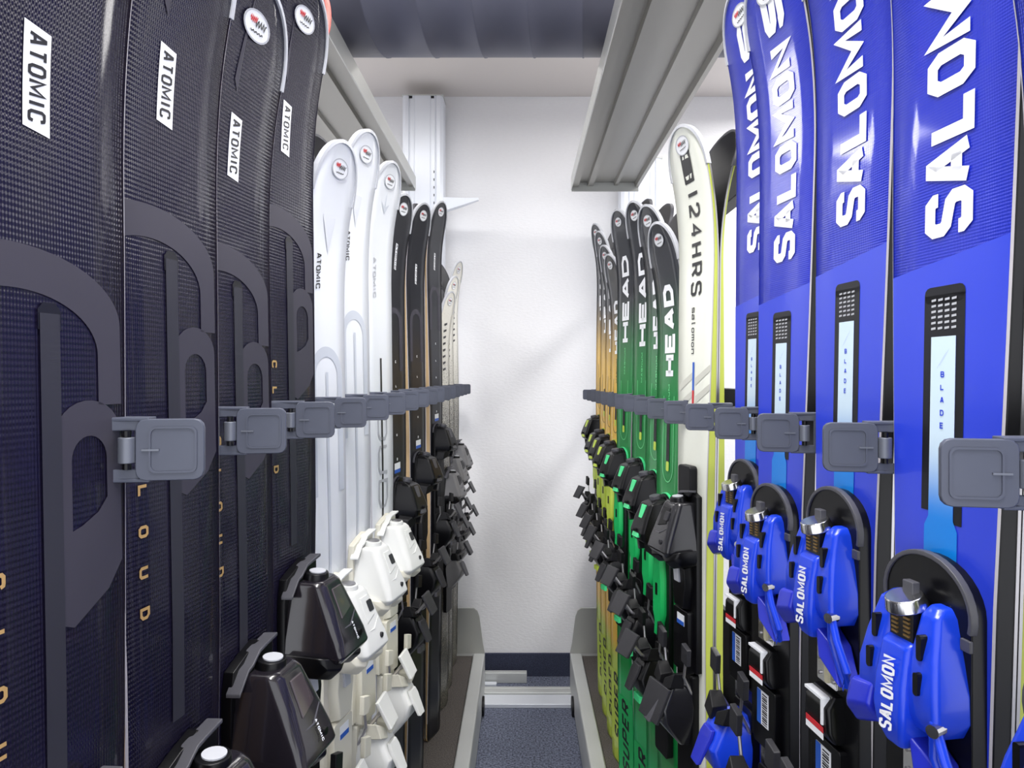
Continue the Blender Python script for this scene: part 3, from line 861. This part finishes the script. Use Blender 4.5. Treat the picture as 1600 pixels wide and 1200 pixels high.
def G_white(S, zt, z_txt0, z_txt1, dark_groove=False, bigtext=False, txt=M_TXTK):
    S.text('ATOMIC', -.020, z_txt0, z_txt1, .011, 'name_lettering', txt, 'down', .88, .24, slant=-.2)
    za = z_txt0 - .075
    if not bigtext:
        o_ = circ(0, za - .040, .041, .040, 22, 0, 180); i_ = circ(0, za - .040, .028, .026, 22, 0, 180)
        S.ring([(.041, za - .20)] + o_ + [(-.041, za - .20)], [(.028, za - .20)] + i_ + [(-.028, za - .20)], 'arch_print', M_WGREY, 1, closed=False)
        S.poly([(-.02, S.L - .10), (.012, S.L - .10), (.002, S.L - .15)], 'shovel_print', mat('faint_white_ski_print', (212, 215, 221), .35), 1)
    g0 = za - .035
    S.strip(-.0032, .0032, zt - .01, g0, 'centre_inlay', M_TXTK if dark_groove else M_WGREY, 2, .06)
    if bigtext:
        S.poly([(-.016, S.L - .075), (-.002, S.L - .082), (0, S.L - .055), (.003, S.L - .082), (.016, S.L - .075), (.002, S.L - .095)], 'logo', M_WGREY, 1)
        S.text('OUD', .002, zt + .03, zt + .21, .038, 'outline_lettering', M_TXTG, 'down', .84, .14)
    S.sticker(S.L - .036)


def blue_cols(zd):
    def f(z): return (1, 1, 1)
    return f


def G_blue(S, zd, ptop, s0, s1):
    """zd = top of the riser plate head"""
    # darker, woven upper part is the body; the lighter lower print is a layer of its own
    h = .2 * S.w
    m = []
    z0 = .02; zt = ptop + .012
    k = int((zt - z0) / .03)
    for i in range(k):
        a = z0 + (zt - z0) * i / k; b = z0 + (zt - z0) * (i + 1) / k
        m.append([(-.07, a), (.07, a), (.07, b), (-.07, b)])
    m.append([(-S.hw(zt) + .002, zt), (S.hw(zt) - .002, zt), (S.hw(zt + .012) - .002, zt + .014), (-S.hw(zt) + .002, zt + .0005)])
    S.quads(m, 'lower_print', M_BLUETOP2, 1)
    # black inlay frame
    def leg(x0, x1, za, zb): return [(x0, za), (x1, za), (x1, zb), (x0, zb)]
    top = ptop; pb = ptop - .165
    ov = rrect(0, top - .006, .0370, .012, .005, 4)
    q = [[(0, top - .006), ov[i], ov[(i + 1) % len(ov)]] for i in range(len(ov))]
    q += [leg(-.0185, .0185, top - .036, top - .006), leg(-.0185, -.0112, pb + .006, top - .036), leg(.0112, .0185, pb, top - .036)]
    S.quads(q, 'inlay_frame', M_BLACK, 2)
    q = []
    for r_ in range(6):
        for c in range(4):
            x = -.0115 + c * .0062; z = top - .0105 - r_ * .0040
            q.append([(x, z), (x + .0042, z + .0004), (x + .0042, z + .0020), (x, z + .0016)])
    S.quads(q, 'grip_dots', M_TXTG, 3)
    # pale panel fading to bright blue
    mm = MB(); mm.flat = True; n = 24; za, zb = zd - .02, top - .0355
    for i in range(n + 1):
        z = za + (zb - za) * i / n; t = sstep(pb + .0, pb + .060, z)
        c0, c1 = lin((4, 122, 214)), lin((196, 216, 230)); c = tuple(c0[j] + (c1[j] - c0[j]) * t for j in range(3))
        wx = .0112 if z > pb + .002 else .0150
        mm.v += [(-wx, S.top(z, 3), z), (wx, S.top(z, 3), z)]; mm.c += [c, c]
    mm.f = [(2 * i, 2 * i + 1, 2 * i + 3, 2 * i + 2) for i in range(n)]; mm.mi = [0] * n
    mm.build('fading_panel', vmat('printed_fade', .35, .2), S.root, col=True)
    zl = top - .047
    S.quads([[(x - .004, zl - .010 + d), (x - .0035, zl - .0092 + d), (x + .004 + .001, zl + .002 + d), (x + .0045, zl + .0012 + d)] for x, d in ((-.0012, -.001), (.0012, .001))] , 'slash_logo', M_BLUEK, 4)
    S.stack('BLADE', 0, top - .100, top - .060, .0042, 'panel_lettering', M_BLUEK, layer=4, th=.2)
    # name
    S.text('SALOMON', .002, s0, s1, .043, 'name_lettering', M_TXTW, 'up', .93, .31, layer=2)
    # S logo
    S.text('S', .002, s1 + .014, s1 + .064, .040, 'logo', M_TXTW, 'up', 1, .30, layer=2)
    S.sticker(S.L - .034)


def head_cols(zt, c_low, c_hi=(26, 30, 40)):
    A, B = lin(c_hi), lin(c_low); T = lin((20, 168, 92) if c_low[0] < 100 else (186, 208, 72))
    def f(z):
        if z < .36: return T
        t = 1 - sstep(zt + .14, zt + .42, z); return tuple(A[i] + (B[i] - A[i]) * t for i in range(3))
    return f


def G_head(S, zt, z0, z1, line, small):
    S.text('HEAD', 0.0, z0, z1, .040, 'name_lettering', M_TXTW, 'up', .93, .27, layer=2)
    S.text('LLLLL' if small is None else 'MAGNUM', .0, z0 - .085, z0 - .015, .006, 'small_lettering', line, 'up', .8, .3, layer=2)
    # U outline with slot
    za = zt + .025
    w = .021
    o_ = circ(0, za + .03, w, .03, 15, 180, 360); i_ = circ(0, za + .03, w - .002, .028, 15, 180, 360)
    S.ring([(-w, za + .16)] + o_ + [(w, za + .16)], [(-w + .002, za + .16)] + i_ + [(w - .002, za + .16)], 'outline_print', line, 2, closed=False)
    S.quads([rrect(0, za + .075, .012, .075, .005, 4)], 'dark_inlay', M_BLACK, 3)
    S.quads([rrect(0, za + .030, .011, .018, .003, 3)], 'yellow_mark', M_LIME, 4)
    S.sticker(S.L - .032, .018, .012)


def tail_label(S, z0, z1, mt, txt='SUPER'):
    S.strip(-.042, .042, z0, z1, 'tail_print', mt, 2, .03)
    S.text(txt, -.0, z0 + .01, z1 - .01, .040, 'tail_lettering', M_TXTK, 'up', .8, .26, slant=.2, layer=3)


TRAY = .1505
CLIPS = []
SKIS = []


def place(side, d, X, phi, w, tipy, kind, feats, desc, sw='black', waist=.70, group=None, rock=.034, back=True, dx=0.0, desc_back=None, backsw=None, splay=1.5, backup=0.0):
    """d: how far from the vanishing point (px) the ski's far edge stands; X: its distance from the aisle axis"""
    ph = radians(phi); Yf = X * F / d; hw = w * .47
    xc = X + hw * sin(ph); yc = Yf - hw * cos(ph)
    zw = lambda y: CAM_H + (VY - y) * yc / F
    L = zw(tipy) - TRAY
    rz = (pi / 2 - ph) if side < 0 else (-pi / 2 + ph)
    # the root sits on the pair's shared base plane, 16 mm behind the topsheet
    ox, oy = (.016 * cos(ph), .016 * sin(ph))
    loc = (side * (xc + ox), yc + oy, TRAY)
    rel = lambda y: zw(y) - TRAY
    t = feats.get('toe') ; zt = rel(t) if t else None
    if kind == 'atomic_black':
        S = Ski(loc, rz, L, w, M_BLACKTOP, sw, waist, rock, desc, group=group)
        G_black(S, rel(feats['arch']))
        toe_shell(S, zt, M_SMOKE, M_SMOKE2, M_DARK, M_RIM, M_DARK, pro=.073)
    elif kind == 'atomic_white':
        S = Ski(loc, rz, L, w, M_WHITETOP, sw, waist, rock, desc, group=group)
        a, b = feats['txt']
        G_white(S, zt, rel(b), rel(a), feats.get('dark', False), feats.get('big', False), M_TXTG if feats.get('big') else M_TXTK)
        toe_shell(S, zt, M_WHITEP, M_WHITEP, M_WHITEP, M_WHITEP, M_WHITEC)
        pedal(S, zt - .255, M_WHITEP)
    elif kind == 'atomic_small':
        S = Ski(loc, rz, L, w, mat('black_smooth_topsheet', (24, 25, 32), .3, coat=.3), sw, waist, rock, desc, group=group)
        a, b = feats['txt']
        S.poly([(-.004, rel(a)), (.005, rel(a) - .002), (.005, rel(b) - .002), (-.004, rel(b))], 'name_box', M_TXTW, 1)
        S.text('ATOMIC', .0005, rel(b), rel(a) - .002, .006, 'name_lettering', M_TXTK, 'down', .84, .22, layer=2)
        za = rel(feats['arch'])
        o_ = circ(0, za - .035, .034, .035, 18, 0, 180); i_ = circ(0, za - .035, .020, .022, 18, 0, 180)
        S.ring([(.034, za - .14)] + o_ + [(-.034, za - .14)], [(.020, za - .14)] + i_ + [(-.020, za - .14)], 'arch_print', M_ARCH, 1, closed=False)
        S.stack('CLOUD', 0, zt + .04, zt + .26, .006, 'white_lettering', M_TXTW, th=.3)
        S.sticker(L - .032, .019, .014)
        S.poly([(-.012, zt + .012), (.014, zt + .014), (.014, zt + .036), (-.012, zt + .034)], 'size_sticker', M_TXTW, 2)
        S.poly([(-.012, zt + .012), (.014, zt + .014), (.014, zt + .022), (-.012, zt + .020)], 'sticker_band', M_STBLUE, 3)
        toe_race(S, zt, M_RIM, M_DARKM)
    elif kind == 'speckled':
        def cols(z):
            t_ = sstep(zt - .05, zt + .5, z); a, b = lin((140, 136, 122)), lin((228, 226, 216)); return tuple(a[i] + (b[i] - a[i]) * t_ for i in range(3))
        m_ = vmat('speckled_print', .35, .3); 
        if not m_.get('done'):
            m_['done'] = 1; nt, N, Lk, b_ = nodes(m_)
            tc = N.new('ShaderNodeTexCoord'); no = N.new('ShaderNodeTexNoise'); no.inputs['Scale'].default_value = 260; no.inputs['Detail'].default_value = 2
            sx_ = N.new('ShaderNodeSeparateXYZ'); Lk.new(tc.outputs['Object'], sx_.inputs[0]); Lk.new(tc.outputs['Object'], no.inputs['Vector'])
            mr = N.new('ShaderNodeMapRange'); mr.inputs[1].default_value = .9; mr.inputs[2].default_value = 1.25; mr.inputs[3].default_value = .56; mr.inputs[4].default_value = .30
            Lk.new(sx_.outputs[2], mr.inputs[0]); lt = N.new('ShaderNodeMath'); lt.operation = 'LESS_THAN'
            Lk.new(no.outputs['Fac'], lt.inputs[0]); Lk.new(mr.outputs[0], lt.inputs[1])
            mx = N.new('ShaderNodeMixRGB'); Lk.new(lt.outputs[0], mx.inputs[0])
            at_ = [q for q in N if q.type == 'ATTRIBUTE'][0]; Lk.new(at_.outputs['Color'], mx.inputs[1]); mx.inputs[2].default_value = (*lin((70, 68, 62)), 1)
            Lk.new(mx.outputs[0], b_.inputs['Base Color'])
        S = Ski(loc, rz, L, w, m_, sw, waist, rock, desc, group=group, cols=cols)
        a, b = feats['txt']
        S.text('LINE', 0, rel(b), rel(a), .02, 'name_lettering', M_TXTK, 'up', .8, .28, slant=.3) if False else S.quads([[(-.012 + (i % 2) * .004, rel(b) + i * .022), (.012, rel(b) + i * .022 + .006), (.012, rel(b) + i * .022 + .013), (-.012, rel(b) + i * .022 + .008)] for i in range(8)], 'slanted_print', M_TXTK, 2)
        S.sticker(L - .034, .018, .014)
        toe_shell(S, zt, mat('grey_toe_plastic', (104, 104, 106), .35), M_DARK, M_DARK, M_RIM, M_DARK, txt=False, pro=.062)
        pedal(S, zt - .25, M_PAD, .032); pedal(S, zt - .16, M_PAD, .02)
    elif kind == 'blue':
        S = Ski(loc, rz, L, w, M_BLUETOP, sw, waist, rock, desc, group=group)
        s0 = rel(feats['S']); G_blue(S, zt, rel(feats['panel']), s0, s0 + .243); toe_blue(S, zt)
    elif kind == 'cream':
        S = Ski(loc, rz, L, w, M_CREAMTOP, sw, waist, rock, desc, group=group)
        a, b = rel(238) - .0, rel(286)
        S.ring(rrect(0, (a + b) / 2, .028, a - b, .001, 2), rrect(0, (a + b) / 2, .0275, (a - b) * .98, .001, 2), 'logo_frame', M_TXTK, 1)
        lg = S.quads([rrect(0, (a + b) / 2, .030, a - b, .002, 3)], 'logo_square', M_TXTK, 1)
        S.text('S', 0, b + .006, a - .006, .021, 'logo', M_CREAMTOP, 'down', 1, .24, layer=2)
        S.text('I24HRS', .004, rel(462), rel(298), .034, 'number_lettering', M_TXTK, 'down', .72, .24)
        S.text('salomon', -.002, rel(553), rel(480), .013, 'name_lettering', M_TXTK, 'down', .8, .2)
        S.strip(-.003, .003, rel(610), rel(566), 'blue_stripe', M_STBLUE, 2, .03)
        S.strip(-.003, .003, rel(648), rel(610), 'red_stripe', M_RED, 2, .03)
        S.quads([[(x, rel(600) + k), (x + .045, rel(580) + k), (x + .045, rel(590) + k), (x, rel(612) + k)] for x, k in ((-.045, 0), (.006, .01), (-.045, -.03), (.006, -.02))], 'grey_bars', mat('cream_grey_print', (200, 200, 190), .4), 1)
        S.sticker(L - .03, .021, .015)
        toe_shell(S, zt - .02, mat('black_toe_plastic', (28, 28, 32), .25, coat=.3), M_DARKM, M_DARK, M_RIM, M_DARK, txt=False, pro=.06)
        S.poly([], 'x', M_DARK) if False else None
        o_ = MB().prism(rrect(.0, zt + .012, .040, .05, .006), S.top(zt), S.top(zt) - .014).build('plate_head', M_DARKM, S.root, bevel=.002)
        pedal(S, zt - .335, M_PAD, .015, 1.35)
    else:
        green = kind == 'green'
        lo = (20, 132, 62) if green else (236, 190, 76)
        S = Ski(loc, rz, L, w, vmat('printed_topsheet', .28, .35), sw, waist, rock, desc, group=group, cols=head_cols(zt, lo))
        a, b = feats['txt']
        G_head(S, zt, rel(b), rel(a), M_GREENO if green else mat('dark_line_print', (70, 60, 40), .4), 1)
        toe_race(S, zt, M_GREENL if green else M_LIME, M_GREEN if green else M_LIME)
        tz = rel(feats['tail']) if 'tail' in feats else .22
        tail_label(S, .06, .27, M_GREEN if green else M_LIME)
    if back:
        g = .0015
        bl = (side * (xc + ox + g * cos(ph)), yc + oy + g * sin(ph), TRAY)
        topm = {'atomic_black': mat('black_plain_topsheet', (24, 23, 34), .3), 'atomic_white': M_WHITETOP, 'atomic_small': mat('black_smooth_topsheet', (24, 25, 32), .3), 'speckled': M_SPECK,
                'blue': M_BLUETOP2, 'cream': M_CREAMTOP}.get(kind, mat('dark_plain_topsheet', (30, 38, 40), .3))
        B = Ski(bl, rz + pi, L + backup, w, topm, backsw or sw, waist, rock * splay, desc_back or ('rear ski of the pair, base against the ' + desc)[:110], group=group and group, back=True)
    SKIS.append((side, xc, yc, desc))
    return S


GB = 'black skis with white name boxes'
BL = dict(w=.118, sw='tan', waist=.80)
def short(d): return ' '.join(d.split()[:15])


place(-1, 608, .247, 10, .120, -420, 'atomic_black', dict(arch=388, toe=1290), 'black woven ski nearest the camera, cut off by the left edge', 'tan', .80, desc_back='rear ski behind the black ski nearest the camera on the left')
place(-1, 465, .247, 10, .120, -190, 'atomic_black', dict(arch=330, toe=1188), 'second black ski from the camera on the left, gold letters beneath clip', 'tan', .82, splay=1.0, desc_back='rear ski behind the second black ski from the camera', backup=0)
place(-1, 384, .247, 10, .120, -24, 'atomic_black', dict(arch=388, toe=1036), 'third black ski on the left with smoked toe piece low down', 'tan', .86, desc_back='rear ski behind the third black ski, pale tip edge curling back', splay=1.6)
place(-1, 317, .247, 12, .120, -22, 'atomic_black', dict(arch=329, toe=900), 'fourth black ski on the left, standing beside the first white ski', 'black', .80, desc_back='rear ski behind the fourth black ski beside the white skis')
place(-1, 270, .247, 14, .108, 224, 'atomic_white', dict(txt=(400, 455), toe=918), 'nearest white ski on the left, its round tip overlapping the next', 'white', .80, desc_back='rear ski behind the nearest white ski on the left', backup=0)
place(-1, 233, .247, 14, .108, 207, 'atomic_white', dict(txt=(365, 411), toe=850), 'tallest white ski in the middle of the three white ones', 'white', .80, desc_back='rear ski behind the tallest, middle white ski')
place(-1, 198, .247, 15, .108, 255, 'atomic_white', dict(txt=(405, 468), toe=818, dark=True, big=True), 'third white ski with a dark centre line and outlined grey letters', 'white', .78, desc_back='rear ski behind the white ski with the dark centre line')
place(-1, 178, .258, 18, .104, 305, 'atomic_small', dict(txt=(380, 420), arch=480, toe=748), 'slim black ski directly behind the three white skis', 'tan', .78, desc_back='rear ski behind the slim black ski next to the white ones')
place(-1, 148, .258, 20, .104, 319, 'atomic_small', dict(txt=(412, 443), arch=483, toe=708), 'slim black ski in the middle of three, round white tip sticker', 'tan', .78, desc_back='rear ski behind the middle slim black ski')
place(-1, 122, .252, 20, .104, 316, 'atomic_small', dict(txt=(395, 421), arch=447, toe=664), 'farthest slim black ski on the left, curved tip against the wall', 'tan', .78, desc_back='rear ski behind the farthest slim black ski')
place(-1, 110, .246, 16, .100, 456, 'speckled', dict(txt=(520, 580), toe=738), 'shortest pale speckled ski at the left rack end, nearest of three', 'grey', .80, desc_back='rear ski behind the shortest pale speckled ski')
place(-1, 104, .246, 16, .100, 432, 'speckled', dict(txt=(500, 560), toe=715), 'middle one of the three pale speckled skis by the wall', 'grey', .80, desc_back='rear ski behind the middle speckled ski')
place(-1, 97, .248, 16, .100, 409, 'speckled', dict(txt=(475, 535), toe=695), 'tallest pale speckled ski, last on the left before the wall', 'grey', .80, desc_back='rear ski behind the last speckled ski on the left')

place(1, 774, .285, 8, .118, -420, 'blue', dict(toe=1035, panel=520, S=430), 'blue ski cut off by the right edge of the picture', 'yellow', .66, desc_back='rear ski behind the blue ski at the right picture edge')
place(1, 568, .283, 9, .118, -440, 'blue', dict(toe=860, panel=446, S=368), 'widest blue ski on the right with large white letters and full panel', 'black', .66, desc_back='rear ski with yellow sidewall behind the widest blue ski', backsw='yellow')
place(1, 450, .283, 7, .118, -220, 'blue', dict(toe=760, panel=441, S=350), 'blue ski directly left of the widest blue ski, full name lettering in view', 'black', .66, desc_back='rear ski behind the blue ski directly left of the widest one')
place(1, 363, .280, 10, .116, -60, 'blue', dict(toe=755, panel=487, S=408), 'blue ski second to the left of the widest one, white logo above lettering', 'black', .68, desc_back='rear ski behind the blue ski second left of the widest one')
place(1, 328, .297, 9, .116, -15, 'blue', dict(toe=717, panel=488, S=393), 'narrow looking farthest blue ski, half hidden beside the cream ski', 'black', .68, desc_back='rear ski behind the farthest blue ski')
place(1, 240, .262, 15, .116, 200, 'cream', dict(toe=762), 'cream ski with large black number lettering and yellow sides', 'yellow', .74, desc_back='rear ski of the cream ski, tip splayed outward', backsw='yellow', splay=1.5)
gx = .262
place(1, 207, .255, 15, .110, 349, 'green', dict(txt=(445, 588), toe=775), 'green and black ski nearest the cream ski', 'black', .70, desc_back='rear ski behind the green ski nearest the cream one')
place(1, 190, .262, 16, .110, 322, 'green', dict(txt=(432, 545), toe=738), 'green and black ski second from the cream ski', 'black', .70, desc_back='rear ski behind the second green ski from the cream one')
place(1, 170, .262, 17, .110, 316, 'green', dict(txt=(395, 541), toe=718), 'green and black ski third from the cream ski, tip highest of four', 'black', .70, desc_back='rear ski behind the third green ski from the cream one')
place(1, 146, .258, 18, .110, 329, 'green', dict(txt=(400, 535), toe=702), 'farthest green and black ski, beside the orange ones', 'black', .70, desc_back='rear ski behind the farthest green ski, tip standing higher', backup=.035)
place(1, 136, .262, 15, .104, 398, 'orange', dict(txt=(470, 553), toe=690), 'orange and black ski with lowest tip, touching the farthest green ski', 'black', .72, desc_back='rear ski behind the orange ski beside the green ones')
place(1, 128, .262, 15, .104, 384, 'orange', dict(txt=(440, 550), toe=680), 'orange and black ski second from the green skis, clear white letters', 'black', .72, desc_back='rear ski behind the second orange ski')
place(1, 120.5, .262, 15, .104, 362, 'orange', dict(txt=(430, 520), toe=672), 'orange and black ski third from the green skis', 'black', .72, desc_back='rear ski behind the third orange ski')
place(1, 114.5, .264, 15, .104, 350, 'orange', dict(txt=(415, 500), toe=650), 'last orange ski on the right, standing nearest the back wall', 'black', .72, desc_back='rear ski behind the last orange ski by the wall')


# ------------------------------------------------------------------ clips
def clip_proto():
    """front view: plate faces -y (the camera), its hinge at x=0, the free end at +x; centre height z=0"""
    r = empty('ski_clip')
    w = .040; h = .0385
    pl = MB().prism(rrect(.026, 0, w, h, .006, 4), .0022, -.0022)
    P = pl.build('plate', M_CLIP, r, bevel=.0008)
    o_ = rrect(.028, 0, .028, .029, .004, 5); i_ = rrect(.028, 0, .0255, .0265, .0035, 5)
    MB().loft([[(a[0], -.0018, a[1]), (a[0], -.0031, a[1]), (b[0], -.0031, b[1]), (b[0], -.0018, b[1])] for a, b in zip(o_, i_)] + [[(a[0], -.0018, a[1]), (a[0], -.0031, a[1]), (b[0], -.0031, b[1]), (b[0], -.0018, b[1])] for a, b in ((o_[0], i_[0]),)], caps=False).build('raised_frame', M_CLIP, P)
    MB().box(.010, .020, -.0033, -.0022, -.0006, .0006).build('moulded_mark', M_ROLL, P)
    # side channel: top and bottom webs, back wall into the rack
    m = MB()
    for sz in (-1, 1):
        z = sz * .0190
        m.loft([[(.014, -.002, z - .0012), (.014, .012, z - .0012), (.014, .012, z + .0012), (.014, -.002, z + .0012)],
                [(-.020, .001, z - .0012), (-.020, .018, z - .0012), (-.020, .018, z + .0012), (-.020, .001, z + .0012)]])
    m.box(-.020, .012, .0, .0025, -.019, -.012).box(-.020, .012, .0, .0025, .012, .019).box(-.020, -.008, .0, .0025, -.0125, .0125)
    m.build('side_channel', M_CLIP, r, bevel=.0006)
    m = MB(); disc_cyl(m, (.001, -.001, -.008), (0, 0, 1), .005, .016, 12); rl = m.build('spring_roller', M_ROLL, r, bevel=.0006)
    m = MB(); disc_cyl(m, (.001, -.001, -.012), (0, 0, 1), .0025, .024, 10); m.build('hinge_pin', M_DARK, rl)
    MB().box(-.105, -.018, .008, .014, -.010, .010).build('mounting_arm', M_CLIP, r, bevel=.001)
    return r


PROTO = clip_proto()


def copy_tree(o, parent=None):
    c = o.copy(); COL.objects.link(c); c.parent = parent
    for ch in o.children: copy_tree(ch, c)
    return c


ORD = ['first', 'second', 'third', 'fourth', 'fifth', 'sixth', 'seventh', 'eighth', 'ninth', 'tenth', 'eleventh', 'twelfth', 'thirteenth', 'fourteenth', 'fifteenth', 'sixteenth', 'seventeenth']
first = True
LN = ['between nearest and second black skis', 'between second and third black skis', 'between third and fourth black skis', 'over the nearest white ski', 'over the middle white ski', 'over the third white ski', 'over the first slim black ski']
RN = ['largest, across the widest blue ski', 'second largest, left of the widest blue ski', 'third from the camera', 'over the farthest blue ski', 'between farthest blue ski and cream ski', 'over the cream ski', 'over the nearest green ski']
for side, tipd, Xt, Zt, N in ((-1, 495, .2005, -.045, 17), (1, 653, .2368, -.0535, 16)):
    Y0 = Xt * F / tipd
    for n_ in range(N):
        yy = Y0 + .15 * n_
        if yy > 2.79: break
        c = PROTO if first else copy_tree(PROTO)
        first = False
        # the free end of the plate points into the aisle
        ang = radians(18)
        zoff = Zt - (.0 if side < 0 else .012 * n_ / 15)
        if side < 0:
            c.rotation_euler = (0, 0, ang * .6); tip = .046
            c.location = (-(Xt + tip * cos(ang * .6)), yy - tip * sin(ang * .6), CAM_H + zoff)
        else:
            # mirrored clip
            c.rotation_euler = (0, pi, 0) if False else (0, 0, -ang * .6); tip = .046
            c.scale = (-1, 1, 1)
            c.location = (Xt + tip * cos(ang * .6), yy - tip * sin(ang * .6), CAM_H + zoff)
        names = LN if side < 0 else RN
        where = names[n_] if n_ < len(names) else '%s from the camera' % ORD[n_]
        tag(c, 'grey plastic ski clip on the %s rack, %s' % ('left' if side < 0 else 'right', where), 'clip', 'grey clips along the %s rack' % ('left' if side < 0 else 'right'))

# red rimmed loop by the left shelf
c = at(505, 22, 1.05); m = MB()
pts = [(c.x + .020 * cos(a) * .6 - .004, c.y, c.z + .036 * sin(a) - .004) for a in [radians(q) for q in range(-60, 150, 10)]]
m.tube(pts, .0045, 8)
tag(m.build('strap_loop', mat('coral_strap', (214, 112, 104), .5)), 'coral red strap loop behind the fourth black ski tip', 'strap')
